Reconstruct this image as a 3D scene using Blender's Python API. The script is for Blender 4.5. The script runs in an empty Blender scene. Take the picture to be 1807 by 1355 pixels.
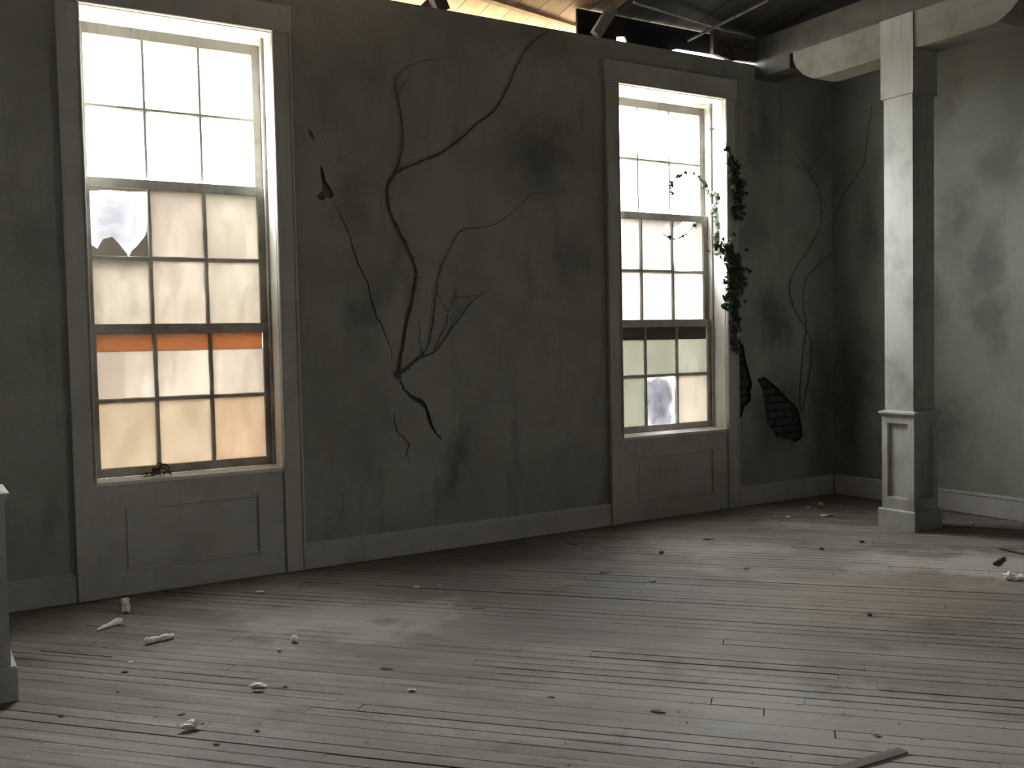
import bpy, bmesh, math, random
import numpy as np
from mathutils import Vector, Matrix, noise
random.seed(7)
SC = bpy.context.scene
COL = SC.collection

# ------------------------------------------------------------------ camera
FPX, CX, CY = 1735.18, 903.5, 677.5
YAW, PITCH, ROLL = 0.5503, -0.0437, 0.0206
CAM = Vector((0.0, -6.3014, 1.5))
fw = Vector((math.sin(YAW)*math.cos(PITCH), math.cos(YAW)*math.cos(PITCH), math.sin(PITCH)))
r0 = Vector((math.cos(YAW), -math.sin(YAW), 0.0))
d0 = -r0.cross(fw)
rt = math.cos(ROLL)*r0 + math.sin(ROLL)*d0
dn = -math.sin(ROLL)*r0 + math.cos(ROLL)*d0
cam_data = bpy.data.cameras.new('camera')
cam_data.sensor_width = 36.0
cam_data.lens = FPX/1807*36.0
cam_data.clip_start = 0.05
cam = bpy.data.objects.new('camera', cam_data)
COL.objects.link(cam)
M = Matrix((rt, -dn, -fw)).transposed().to_4x4()
M.translation = CAM
cam.matrix_world = M
SC.camera = cam

# ------------------------------------------------------------------ sky and exposure
world = bpy.data.worlds.new('overcast_sky')
SC.world = world
world.use_nodes = True
wn = world.node_tree
wbg = wn.nodes['Background']
wbg.inputs['Color'].default_value = (1.0, 0.99, 0.972, 1)
# CIE overcast sky: the zenith is three times as bright as the horizon
wtc = wn.nodes.new('ShaderNodeTexCoord'); wsp = wn.nodes.new('ShaderNodeSeparateXYZ')
wmr = wn.nodes.new('ShaderNodeMapRange')
wn.links.new(wtc.outputs['Generated'], wsp.inputs[0]); wn.links.new(wsp.outputs['Z'], wmr.inputs['Value'])
SKY = 46.0
wmr.inputs['From Min'].default_value = 0.0; wmr.inputs['From Max'].default_value = 1.0
wmr.inputs['To Min'].default_value = SKY/3; wmr.inputs['To Max'].default_value = SKY
wn.links.new(wmr.outputs[0], wbg.inputs['Strength'])
SC.view_settings.view_transform = 'Standard'
SC.view_settings.look = 'None'
SC.view_settings.gamma = 1.0
SC.view_settings.use_curve_mapping = False
SC.view_settings.exposure = 1.25
SC.cycles.max_bounces = 8
SC.cycles.diffuse_bounces = 5
SC.cycles.transparent_max_bounces = 12
SC.cycles.sample_clamp_indirect = 6.0
SC.cycles.use_adaptive_sampling = True
SC.cycles.adaptive_threshold = 0.02
SC.cycles.caustics_reflective = False
SC.cycles.caustics_refractive = False
# sky portals fill the window openings, seen and added, so the daylight through them is sampled cleanly
XL, YR, XE = -4.2, -9.6, 7.742          # side wall, rear wall, outer wall
WINX = (-3.03, 0.935, 4.899)  # first one lies out of frame, added for more daylight
ADDED_WINY = (-6.6,)                            # added window, out of view in the side wall, brightens the floor
OW, ZT, ZS = 1.1445, 3.525, 0.6986
for wx in WINX:
    pl = bpy.data.lights.new('window_portal', 'AREA')
    pl.shape = 'RECTANGLE'; pl.size = OW; pl.size_y = ZT-ZS
    pl.cycles.is_portal = True
    po = bpy.data.objects.new('window_portal', pl)
    po.location = (wx+OW/2, 0.335, (ZT+ZS)/2)
    po.rotation_euler = (-math.pi/2, 0, 0)
    COL.objects.link(po)
for wy in ADDED_WINY:
    po = bpy.data.objects.new('window_portal', pl)
    po.location = (XE, wy, (ZT+ZS)/2)
    po.rotation_euler = (-math.pi/2, 0, -math.pi/2)
    COL.objects.link(po)

# ------------------------------------------------------------------ pixel -> place on a real surface
def ray(u, v): return fw + rt*((u-CX)/FPX) + dn*((v-CY)/FPX)
def onplane(u, v, ax, val):
    d = ray(u, v); t = (val-CAM[ax])/d[ax]
    return CAM + d*t
def onwall(u, v, y=0.0): return onplane(u, v, 1, y)
def onfloor(u, v, z=0.0): return onplane(u, v, 2, z)
XC = 7.411
def onright(u, v): return onplane(u, v, 0, XC)
def depth(p): return (Vector(p)-CAM).dot(fw)
def proj(p):
    q = Vector(p)-CAM; z = q.dot(fw)
    return (CX+FPX*q.dot(rt)/z, CY+FPX*q.dot(dn)/z, z)

# ------------------------------------------------------------------ helpers
def link(name, me, mat=None, parent=None):
    o = bpy.data.objects.new(name, me)
    COL.objects.link(o)
    if mat is not None: me.materials.append(mat)
    if parent is not None: attach(o, parent)
    return o
def attach(o, parent):
    o.parent = parent
    if parent.type == 'EMPTY':
        o.matrix_parent_inverse = Matrix.Translation(-parent.location)
def tag(o, label, cat, group=None, kind=None):
    o['label'] = label; o['category'] = cat
    if group: o['group'] = group
    if kind: o['kind'] = kind
    return o
def empty(name, loc):
    o = bpy.data.objects.new(name, None); COL.objects.link(o)
    o.location = loc; o.empty_display_size = 0.1
    return o
class MB:
    def __init__(self): self.bm = bmesh.new()
    def box(self, x0, x1, y0, y1, z0, z1, bev=0.0):
        bm = self.bm
        v = [bm.verts.new(c) for c in ((x0,y0,z0),(x1,y0,z0),(x1,y1,z0),(x0,y1,z0),(x0,y0,z1),(x1,y0,z1),(x1,y1,z1),(x0,y1,z1))]
        fs = [bm.faces.new([v[i] for i in q]) for q in ((3,2,1,0),(4,5,6,7),(0,1,5,4),(1,2,6,5),(2,3,7,6),(3,0,4,7))]
        if bev > 0:
            es = list({e for f in fs for e in f.edges})
            bmesh.ops.bevel(bm, geom=es, offset=bev, segments=1, affect='EDGES', profile=0.5)
        return self
    def prism(self, pts, axis, a, b):
        """polygon pts (2D) extruded along axis from a to b; pts are the other two coordinates in x,y,z order"""
        def P(p, t):
            if axis == 0: return (t, p[0], p[1])
            if axis == 1: return (p[0], t, p[1])
            return (p[0], p[1], t)
        bm = self.bm
        A = [bm.verts.new(P(p, a)) for p in pts]; B = [bm.verts.new(P(p, b)) for p in pts]
        n = len(pts)
        bm.faces.new(A[::-1]); bm.faces.new(B)
        for i in range(n): bm.faces.new((A[i], A[(i+1) % n], B[(i+1) % n], B[i]))
        return self
    def beamto(self, p, q, w, h, up=(0,0,1)):
        p = Vector(p); q = Vector(q); d = (q-p).normalized()
        s = d.cross(Vector(up)).normalized(); t = s.cross(d)
        bm = self.bm; vs = []
        for c in (p, q):
            for a, b in ((-1,-1),(1,-1),(1,1),(-1,1)): vs.append(bm.verts.new(c+s*(a*w/2)+t*(b*h/2)))
        for f in ((3,2,1,0),(4,5,6,7),(0,1,5,4),(1,2,6,5),(2,3,7,6),(3,0,4,7)): bm.faces.new([vs[i] for i in f])
        return self
    def build(self, name, mat, parent=None, smooth=False):
        bmesh.ops.recalc_face_normals(self.bm, faces=self.bm.faces)
        me = bpy.data.meshes.new(name); self.bm.to_mesh(me); self.bm.free()
        if smooth: me.polygons.foreach_set('use_smooth', [True]*len(me.polygons))
        return link(name, me, mat, parent)
def box(name, x0, x1, y0, y1, z0, z1, mat, parent=None, bev=0.0):
    return MB().box(x0, x1, y0, y1, z0, z1, bev).build(name, mat, parent)

def smooth_path(pts, n):
    """Catmull-Rom resample"""
    P = [Vector(p) for p in pts]; P = [P[0]*2-P[1]] + P + [P[-1]*2-P[-2]]
    out = []
    for i in range(1, len(P)-2):
        a, b, c, d = P[i-1], P[i], P[i+1], P[i+2]
        for k in range(n):
            t = k/n
            out.append(0.5*((2*b)+(c-a)*t+(2*a-5*b+4*c-d)*t*t+(3*b-a-3*c+d)*t*t*t))
    out.append(P[-2]); return out
def tube(bm, path, radii, sides=6, wob=0.0, seed=0):
    rnd = random.Random(seed); rings = []
    n = len(path)
    for i, p in enumerate(path):
        d = (path[min(i+1, n-1)]-path[max(i-1, 0)]).normalized()
        ref = Vector((0,1,0)) if abs(d.y) < 0.9 else Vector((1,0,0))
        s = d.cross(ref).normalized(); t = s.cross(d)
        r = radii[i]*(1+rnd.uniform(-wob, wob))
        rings.append([bm.verts.new(p+s*math.cos(a)*r+t*math.sin(a)*r) for a in (2*math.pi*k/sides for k in range(sides))])
    for i in range(n-1):
        for k in range(sides):
            bm.faces.new((rings[i][k], rings[i][(k+1) % sides], rings[i+1][(k+1) % sides], rings[i+1][k]))
    bm.faces.new(rings[0][::-1]); bm.faces.new(rings[-1])

# ------------------------------------------------------------------ materials
class NT:
    def __init__(self, name):
        self.m = bpy.data.materials.new(name); self.m.use_nodes = True
        self.t = self.m.node_tree; self.n = self.t.nodes; self.b = self.n.get('Principled BSDF')
        self.out = self.n.get('Material Output')
    def add(self, typ, **kw):
        nd = self.n.new(typ)
        for k, v in kw.items(): setattr(nd, k, v)
        return nd
    def put(self, sock, val):
        if hasattr(val, 'is_output') or isinstance(val, bpy.types.NodeSocket): self.t.links.new(val, sock)
        else: sock.default_value = val
    def math(self, op, a, b=None, clamp=False):
        nd = self.add('ShaderNodeMath', operation=op, use_clamp=clamp)
        self.put(nd.inputs[0], a)
        if b is not None: self.put(nd.inputs[1], b)
        return nd.outputs[0]
    def vmath(self, op, a, b=None):
        nd = self.add('ShaderNodeVectorMath', operation=op)
        self.put(nd.inputs[0], a)
        if b is not None: self.put(nd.inputs[1], b)
        return nd.outputs['Value'] if op in ('LENGTH', 'DOT_PRODUCT') else nd.outputs[0]
    def mapping(self, vec, loc=(0,0,0), rot=(0,0,0), sc=(1,1,1)):
        nd = self.add('ShaderNodeMapping'); self.put(nd.inputs['Vector'], vec)
        nd.inputs['Location'].default_value = loc; nd.inputs['Rotation'].default_value = rot; nd.inputs['Scale'].default_value = sc
        return nd.outputs[0]
    def noise(self, vec, scale, detail=4, rough=0.55, color=False):
        nd = self.add('ShaderNodeTexNoise'); self.put(nd.inputs['Vector'], vec)
        nd.inputs['Scale'].default_value = scale; nd.inputs['Detail'].default_value = detail; nd.inputs['Roughness'].default_value = rough
        return nd.outputs['Color'] if color else nd.outputs['Fac']
    def rng(self, v, a, b, c=0.0, d=1.0):
        nd = self.add('ShaderNodeMapRange'); nd.interpolation_type = 'SMOOTHSTEP'
        self.put(nd.inputs['Value'], v)
        for k, x in zip(('From Min','From Max','To Min','To Max'), (a,b,c,d)): nd.inputs[k].default_value = x
        return nd.outputs[0]
    def mix(self, f, a, b, mode='MIX'):
        nd = self.add('ShaderNodeMix', data_type='RGBA', blend_type=mode)
        self.put(nd.inputs[0], f); self.put(nd.inputs[6], a); self.put(nd.inputs[7], b)
        return nd.outputs[2]
    def bump(self, h, strength=0.3, dist=0.01):
        nd = self.add('ShaderNodeBump'); nd.inputs['Strength'].default_value = strength; nd.inputs['Distance'].default_value = dist
        self.put(nd.inputs['Height'], h); self.t.links.new(nd.outputs[0], self.b.inputs['Normal'])
    def pos(self): return self.add('ShaderNodeNewGeometry').outputs['Position']
    def orand(self): return self.add('ShaderNodeObjectInfo').outputs['Random']
    def fin(self, col, rough=0.7, spec=0.3):
        self.put(self.b.inputs['Base Color'], col); self.put(self.b.inputs['Roughness'], rough)
        self.b.inputs['Specular IOR Level'].default_value = spec
        return self.m
def c4(r, g, b): return (r, g, b, 1)

def plaster_mat(name, stains, ax, k=1.0):
    """aged plaster with soot stains and darker patches; stains = (horizontal, z, r_h, r_z, tilt, strength) in metres on the wall"""
    t = NT(name); P = t.pos()
    n1 = t.noise(P, 1.1, 5, 0.6); n2 = t.noise(t.mapping(P, sc=(3.0, 3.0, 0.7)), 1.6, 5, 0.6); n3 = t.noise(P, 60, 3)
    col = t.mix(t.rng(n1, 0.35, 0.68), c4(0.31*k, 0.305*k, 0.275*k), c4(0.42*k, 0.415*k, 0.38*k))
    col = t.mix(t.math('MULTIPLY', t.rng(n2, 0.52, 0.75), 0.55), col, c4(0.17, 0.165, 0.15))
    col = t.mix(t.math('MULTIPLY', t.rng(t.noise(P, 2.3, 4), 0.5, 0.75), 0.35), col, c4(0.34, 0.33, 0.26))
    col = t.mix(t.math('MULTIPLY', t.rng(n3, 0.35, 0.7), 0.25), col, c4(0.22, 0.215, 0.19))
    warp = t.vmath('SCALE', t.vmath('SUBTRACT', t.noise(P, 3.2, 5, 0.65, True), (0.5,0.5,0.5)), None)
    warp.node.inputs['Scale'].default_value = 0.55
    Q = t.vmath('ADD', P, warp)
    tot = None
    for (h, z, rh, rz, tilt, s) in stains:
        loc = (h, 0, z) if ax == 0 else (0, h, z)
        d = t.vmath('SUBTRACT', Q, loc)
        rot = (0, tilt, 0) if ax == 0 else (-tilt, 0, 0)
        sc = (1/rh, 0, 1/rz) if ax == 0 else (0, 1/rh, 1/rz)
        d = t.mapping(t.mapping(d, rot=rot), sc=sc)
        kk = t.rng(t.vmath('LENGTH', d), 0.0, 1.0, s, 0.0)
        tot = kk if tot is None else t.math('MAXIMUM', tot, kk)
    if tot is not None: col = t.mix(tot, col, c4(0.055, 0.054, 0.05))
    t.bump(t.math('ADD', t.math('MULTIPLY', n3, 0.3), t.noise(P, 9, 5)), 0.25, 0.012)
    return t.fin(col, 0.85, 0.2)
def paint_mat(name, col, dirt, rough=0.55, vert=True, amt=0.8):
    t = NT(name); P = t.pos()
    n1 = t.noise(P, 2.2, 6, 0.65); n2 = t.noise(t.mapping(P, sc=(14, 14, 1.2) if vert else (2, 2, 14)), 1.5, 5, 0.6)
    c = t.mix(t.math('MULTIPLY', t.rng(n1, 0.42, 0.75), amt), c4(*col), c4(*dirt))
    c = t.mix(t.math('MULTIPLY', t.rng(n2, 0.5, 0.8), amt*0.7), c, c4(*dirt))
    t.bump(t.noise(P, 45, 4), 0.15, 0.004)
    return t.fin(c, rough, 0.35)
def wood_mat(name, c1, c2, rot=0.0, along=1, scale=1.0, rough=0.7, spec=0.3):
    t = NT(name); P = t.pos(); R = t.orand()
    sc = [22*scale, 22*scale, 22*scale]; sc[along] = 1.2*scale
    V = t.mapping(t.vmath('ADD', P, t.vmath('MULTIPLY', R, (13.0, 7.0, 5.0))), sc=sc)
    g = t.noise(V, 1.0, 6, 0.65)
    c = t.mix(t.rng(g, 0.3, 0.72), c4(*c1), c4(*c2))
    c = t.mix(t.math('MULTIPLY', R, 0.35), c, c4(*[x*0.6 for x in c1]))
    t.bump(g, 0.3, 0.006)
    return t.fin(c, rough, spec)
def plain_mat(name, col, rough=0.7, var=0.3, scale=20, spec=0.3):
    t = NT(name); P = t.pos()
    n = t.noise(P, scale, 5, 0.6)
    c = t.mix(t.rng(n, 0.3, 0.7), c4(*[x*(1-var) for x in col]), c4(*[min(1, x*(1+var*0.5)) for x in col]))
    t.bump(n, 0.3, 0.004)
    return t.fin(c, rough, spec)

# boards run diagonally across the room
BA = math.radians(-48.0)
PW = 0.081                   # board pitch
def floor_mat():
    t = NT('floor_board_wood'); P = t.pos(); R = t.orand()
    L = t.mapping(P, rot=(0, 0, -BA))
    Rv = t.vmath('MULTIPLY', R, (31.0, 17.0, 3.0))
    g = t.noise(t.mapping(t.vmath('ADD', L, Rv), sc=(0.9, 26, 26)), 1.0, 7, 0.7)
    g2 = t.noise(t.mapping(t.vmath('ADD', L, Rv), sc=(2.6, 9, 9)), 1.0, 5, 0.65)
    c = t.mix(t.rng(g, 0.28, 0.75), c4(0.105, 0.092, 0.082), c4(0.245, 0.22, 0.20))
    c = t.mix(t.math('MULTIPLY', t.rng(R, 0.0, 1.0), 0.4), c, c4(0.105, 0.09, 0.077))
    c = t.mix(t.math('MULTIPLY', t.rng(g2, 0.6, 0.8), 0.75), c, c4(0.055, 0.048, 0.042))      # gouges
    sp = t.add('ShaderNodeSeparateXYZ'); t.put(sp.inputs[0], L)
    fr = t.math('FRACT', t.math('DIVIDE', t.math('ADD', sp.outputs['Y'], 10.4), PW))
    ed = t.math('MINIMUM', fr, t.math('SUBTRACT', 1.0, fr))
    wn_ = t.noise(t.mapping(L, sc=(1.6, 9, 1)), 1.0, 5, 0.7)
    seam = t.math('LESS_THAN', ed, t.math('MULTIPLY', t.rng(wn_, 0.47, 0.8), 0.42))
    c = t.mix(t.math('MULTIPLY', seam, 0.6), c, c4(0.052, 0.045, 0.039))                       # splintered, dirt-filled edges
    d = t.noise(P, 0.85, 6, 0.62); d2 = t.noise(t.mapping(L, sc=(0.6, 2.2, 1)), 1.3, 6, 0.65)
    dust = t.math('MULTIPLY', t.rng(t.math('ADD', t.math('MULTIPLY', d, 0.5), t.math('MULTIPLY', d2, 0.5)), 0.44, 0.62), 0.62)
    c = t.mix(dust, c, c4(0.285, 0.262, 0.242))                                                 # plaster dust
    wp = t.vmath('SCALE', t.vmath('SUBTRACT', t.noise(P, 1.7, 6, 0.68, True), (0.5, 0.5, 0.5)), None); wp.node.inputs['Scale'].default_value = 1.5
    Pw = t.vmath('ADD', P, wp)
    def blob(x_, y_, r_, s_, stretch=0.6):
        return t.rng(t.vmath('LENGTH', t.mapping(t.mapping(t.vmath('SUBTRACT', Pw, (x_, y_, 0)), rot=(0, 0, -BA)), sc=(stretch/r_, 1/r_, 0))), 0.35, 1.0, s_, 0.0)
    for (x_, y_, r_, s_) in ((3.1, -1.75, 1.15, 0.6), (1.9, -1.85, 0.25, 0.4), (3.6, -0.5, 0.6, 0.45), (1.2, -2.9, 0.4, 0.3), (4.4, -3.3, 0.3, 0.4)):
        c = t.mix(blob(x_, y_, r_, s_), c, c4(0.078, 0.071, 0.063))                          # shade over the mid floor painted in, plus dark grime patches
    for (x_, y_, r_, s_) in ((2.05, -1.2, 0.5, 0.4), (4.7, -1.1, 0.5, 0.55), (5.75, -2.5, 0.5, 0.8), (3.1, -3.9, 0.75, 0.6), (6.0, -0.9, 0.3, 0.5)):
        c = t.mix(blob(x_, y_, r_, s_), c, c4(0.38, 0.358, 0.34))                            # pools of window light painted into the colour as pale dust
    w = t.rng(t.vmath('LENGTH', t.mapping(t.vmath('SUBTRACT', t.vmath('ADD', P, t.vmath('SCALE', t.noise(P, 2.0, 4, 0.6, True), None)), (5.0, -2.2, 0)), rot=(0,0,-BA), sc=(0.5, 1.0, 0))), 0.1, 1.0, 0.3, 0.0)
    c = t.mix(w, c, c4(0.32, 0.24, 0.175))                                                  # warm brown patch
    st = t.noise(P, 2.6, 5, 0.6)
    c = t.mix(t.math('MULTIPLY', t.rng(st, 0.56, 0.75), 0.6), c, c4(0.063, 0.058, 0.052))
    t.bump(t.math('ADD', g, t.math('MULTIPLY', g2, 0.8)), 0.35, 0.006)
    return t.fin(c, t.rng(d, 0.3, 0.7, 0.5, 0.75), 0.28)

def glass_mat(name, haze=0.08):
    t = NT(name); n = t.n; n.remove(t.b)
    tr = t.add('ShaderNodeBsdfTransparent'); tr.inputs[0].default_value = c4(0.93, 0.95, 0.94)
    tl = t.add('ShaderNodeBsdfTranslucent'); tl.inputs[0].default_value = c4(0.75, 0.76, 0.74)
    gl = t.add('ShaderNodeBsdfGlossy'); gl.inputs['Roughness'].default_value = 0.03
    P = t.pos()
    mx = t.add('ShaderNodeMixShader'); t.put(mx.inputs[0], t.rng(t.noise(P, 6, 6, 0.7), 0.4, 0.9, haze*0.4, haze*3))
    t.t.links.new(tr.outputs[0], mx.inputs[1]); t.t.links.new(tl.outputs[0], mx.inputs[2])
    m2 = t.add('ShaderNodeMixShader'); m2.inputs[0].default_value = 0.06
    t.t.links.new(mx.outputs[0], m2.inputs[1]); t.t.links.new(gl.outputs[0], m2.inputs[2])
    t.t.links.new(m2.outputs[0], t.out.inputs['Surface'])
    return t.m
def film_mat(name, c1, c2, trans=1.0, refl=(0.35,0.33,0.3)):
    """glass painted or caked over: scatters the daylight that reaches it from behind"""
    t = NT(name); t.n.remove(t.b); P = t.pos(); R = t.orand()
    Q = t.vmath('ADD', P, t.vmath('MULTIPLY', R, (9.0, 5.0, 7.0)))
    n1 = t.noise(t.mapping(Q, sc=(1.6, 1, 0.9)), 2.3, 6, 0.62); n2 = t.noise(t.mapping(Q, sc=(3, 3, 0.9)), 6, 5, 0.6)
    f = t.rng(t.math('ADD', t.math('MULTIPLY', n1, 0.7), t.math('MULTIPLY', n2, 0.3)), 0.28, 0.72)
    col = t.mix(f, c4(*[x*trans*0.98 for x in c1]), c4(*[x*trans*0.98 for x in c2]))
    tl = t.add('ShaderNodeBsdfTranslucent'); t.put(tl.inputs[0], col)
    df = t.add('ShaderNodeBsdfDiffuse'); df.inputs[0].default_value = c4(*refl)
    ad = t.add('ShaderNodeAddShader'); t.t.links.new(tl.outputs[0], ad.inputs[0]); t.t.links.new(df.outputs[0], ad.inputs[1])
    t.t.links.new(ad.outputs[0], t.out.inputs['Surface'])
    return t.m

def ws(u, v, ru, rv, tilt, s):          # stain on the back wall from where the photo shows it
    p = onwall(u, v); k = depth(p)/FPX
    return (p.x, p.z, ru*k*1.35, rv*k, tilt, s)
def rs(u, v, ru, rv, tilt, s):
    p = onright(u, v); k = depth(p)/FPX
    return (p.y, p.z, ru*k*1.5, rv*k, tilt, s)
M_WALL = plaster_mat('stained_plaster', [
    ws(955,275,75,120,0.15,0.55), ws(1000,470,45,110,0,0.35), ws(615,350,50,110,0,0.4), ws(655,560,40,120,-0.35,0.5),
    ws(803,825,26,115,-0.45,0.5), ws(640,780,55,120,0,0.28), ws(60,430,70,120,0,0.35), ws(1345,230,45,130,0,0.55), ws(1330,400,40,100,0,0.35),
    ws(1365,560,55,90,0.2,0.7), ws(1375,730,75,120,0.2,0.75), ws(1455,700,50,260,0,0.7), ws(1440,250,45,130,0,0.4), ws(300,-40,300,60,0,0.3), ws(930,60,200,60,0,0.3)], 0)  # includes a tall dark patch down the room corner
M_WALLR = plaster_mat('stained_plaster_pale', [
    rs(1735,470,35,110,0.3,0.5), rs(1690,390,40,100,0.2,0.45), rs(1650,560,30,120,0,0.4), rs(1745,560,30,80,0,0.5), rs(1770,290,50,90,0.4,0.4),
    rs(1500,700,50,260,0,0.8), rs(1530,420,30,150,0,0.4), rs(1660,760,40,70,0,0.5), rs(1660,200,30,80,0,0.35)], 1, 0.8)  # darkest patch stands upright at the room corner
M_PLAIN = plain_mat('sooty_bare_plaster', (0.13, 0.125, 0.11), 0.9, 0.3, 4)
M_TRIM = paint_mat('aged_trim_paint', (0.52, 0.505, 0.48), (0.30, 0.285, 0.26), amt=0.55)
M_JAMB = paint_mat('white_jamb_paint', (0.74, 0.74, 0.72), (0.45, 0.43, 0.38), amt=0.5)
M_SASH = paint_mat('grey_sash_paint', (0.46, 0.44, 0.4), (0.16, 0.14, 0.12))
M_COLUMN = paint_mat('chalky_column_paint', (0.49, 0.49, 0.465), (0.24, 0.232, 0.195), amt=0.75)
M_BRACKET = paint_mat('olive_grey_bracket_paint', (0.29, 0.285, 0.245), (0.16, 0.152, 0.124), vert=False)
M_BEAM = paint_mat('greyed_beam_paint', (0.13, 0.12, 0.10), (0.06, 0.055, 0.045), vert=False)
M_CRACK = plain_mat('dark_plaster_crack', (0.15, 0.138, 0.122), 0.95)
M_LATH = plain_mat('sooty_backing', (0.045, 0.043, 0.042), 0.95)
M_BRICK = plain_mat('sooty_brick', (0.085, 0.08, 0.078), 0.9, 0.4, 30)
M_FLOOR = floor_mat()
M_SUB = plain_mat('dark_subfloor', (0.02, 0.018, 0.015), 0.95)
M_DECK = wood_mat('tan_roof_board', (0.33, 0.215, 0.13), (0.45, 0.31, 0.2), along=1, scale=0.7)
M_DARKWOOD = wood_mat('dark_old_timber', (0.05, 0.042, 0.035), (0.12, 0.1, 0.085), along=1)
M_GREYWOOD = wood_mat('grey_brace_timber', (0.22, 0.195, 0.165), (0.33, 0.30, 0.25), along=2)
M_REDWOOD = wood_mat('red_brown_timber', (0.20, 0.09, 0.07), (0.28, 0.14, 0.11), along=2)
M_DECK_SHADED = wood_mat('shaded_roof_board', (0.018, 0.016, 0.014), (0.04, 0.036, 0.03), along=1, scale=0.7)  # darkened copy of the roof board, with the shade put into its colour
M_BLACK = plain_mat('black_roof_sheet', (0.012, 0.011, 0.013), 0.85)
M_SLAT = wood_mat('slat_wood', (0.13, 0.115, 0.10), (0.22, 0.2, 0.175), along=0)
M_METAL = plain_mat('dull_grey_rod', (0.30, 0.28, 0.27), 0.5, spec=0.5)
M_VINE = plain_mat('dry_vine_bark', (0.15, 0.127, 0.10), 0.9, 0.4, 90)
M_IVY = plain_mat('ivy_leaf_green', (0.035, 0.05, 0.025), 0.6, 0.4, 12)
M_WHITE = plain_mat('white_plaster_debris', (0.93, 0.92, 0.89), 0.85, 0.08, 40)
M_PALE = plain_mat('pale_plaster_debris', (0.48, 0.45, 0.39), 0.9, 0.3, 40)
M_BROWN = plain_mat('dark_brown_litter', (0.095, 0.078, 0.062), 0.9, 0.4, 40)
M_DRYLEAF = plain_mat('dry_leaf_brown', (0.11, 0.085, 0.06), 0.8, 0.5, 30)
M_GROUND = plain_mat('dry_grass_ground', (0.12, 0.105, 0.07), 0.95, 0.3, 3)
M_CLEAR = glass_mat('dusty_clear_glass')
M_FILM = {
    'cream': film_mat('cream_painted_glass', (0.115, 0.108, 0.095), (0.17, 0.163, 0.15)),
    'rose':  film_mat('rose_painted_glass', (0.12, 0.110, 0.099), (0.175, 0.165, 0.153)),
    'tan':   film_mat('tan_painted_glass', (0.112, 0.097, 0.079), (0.145, 0.131, 0.11)),
    'peach': film_mat('peach_painted_glass', (0.115, 0.092, 0.071), (0.15, 0.13, 0.107)),
    'white': film_mat('white_painted_glass', (0.15, 0.145, 0.14), (0.22, 0.215, 0.21)),
    'grey':  film_mat('grey_green_painted_glass', (0.095, 0.098, 0.085), (0.13, 0.133, 0.12)),
    'amber': film_mat('amber_strip_film', (0.10, 0.054, 0.024), (0.12, 0.066, 0.031)),
    'plastic': film_mat('milky_plastic_sheet', (0.09, 0.095, 0.112), (0.14, 0.145, 0.163)),
    'plasticgrey': film_mat('bluish_grey_plastic_sheet', (0.055, 0.057, 0.066), (0.12, 0.125, 0.142)),
}

# ------------------------------------------------------------------ setting: ground outside, walls
WT = 0.34                    # back wall thickness
ZH = 3.872
def deck_z(y): return 4.12 - 0.18*y
g = MB().prism([(-60,-60),(70,-60),(70,70),(-60,70)], 2, -0.9, -0.75).build('ground', M_GROUND)
tag(g, 'dry grassy ground outside the building', 'ground', kind='structure')

def strip_poly(path, widths):
    """closed outline of a jagged ribbon in the wall plane"""
    L, R = [], []
    for i, p in enumerate(path):
        d = Vector(path[min(i+1, len(path)-1)])-Vector(path[max(i-1, 0)])
        n = Vector((-d.y, d.x)).normalized()
        L.append(Vector(p)+n*widths[i]/2); R.append(Vector(p)-n*widths[i]/2)
    return L, R
def ribbon_cutter(path, widths, y0, y1):
    L, R = strip_poly(path, widths); bm = bmesh.new(); n = len(path)
    q = [[bm.verts.new((v.x, y, v.y)) for v in S] for y in (y0, y1) for S in (L, R)]
    L0, R0, L1, R1 = q
    for i in range(n-1):
        bm.faces.new((L0[i], L0[i+1], R0[i+1], R0[i])); bm.faces.new((L1[i], R1[i], R1[i+1], L1[i+1]))
        bm.faces.new((L0[i], L1[i], L1[i+1], L0[i+1])); bm.faces.new((R0[i], R0[i+1], R1[i+1], R1[i]))
    bm.faces.new((L0[0], R0[0], R1[0], L1[0])); bm.faces.new((L0[-1], L1[-1], R1[-1], R0[-1]))
    bmesh.ops.recalc_face_normals(bm, faces=bm.faces)
    me = bpy.data.meshes.new('cutter'); bm.to_mesh(me); bm.free(); me.materials.append(M_CRACK)
    return me
def poly_cutter(pts, y0, y1, mat):
    mb = MB().prism([(p.x, p.z) for p in pts], 1, y0, y1)
    bmesh.ops.recalc_face_normals(mb.bm, faces=mb.bm.faces)
    me = bpy.data.meshes.new('cutter'); mb.bm.to_mesh(me); mb.bm.free(); me.materials.append(mat)
    return me
def jag(px, n=3, amp=2.0, wpx=3.0, seed=1):
    rnd = random.Random(seed); P = []
    for i in range(len(px)-1):
        for k in range(n):
            t = k/n
            P.append((px[i][0]*(1-t)+px[i+1][0]*t+rnd.uniform(-amp, amp), px[i][1]*(1-t)+px[i+1][1]*t+rnd.uniform(-amp, amp)*0.5))
    P.append(px[-1])
    W = [onwall(u, v) for u, v in P]
    k = depth(W[0])/FPX
    m = len(W)
    wd = [max(0.0012, wpx*k*(0.35+0.65*math.sin(math.pi*i/(m-1)))*rnd.uniform(0.5, 1.3)) for i in range(m)]
    return [(p.x, p.z) for p in W], wd

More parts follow.
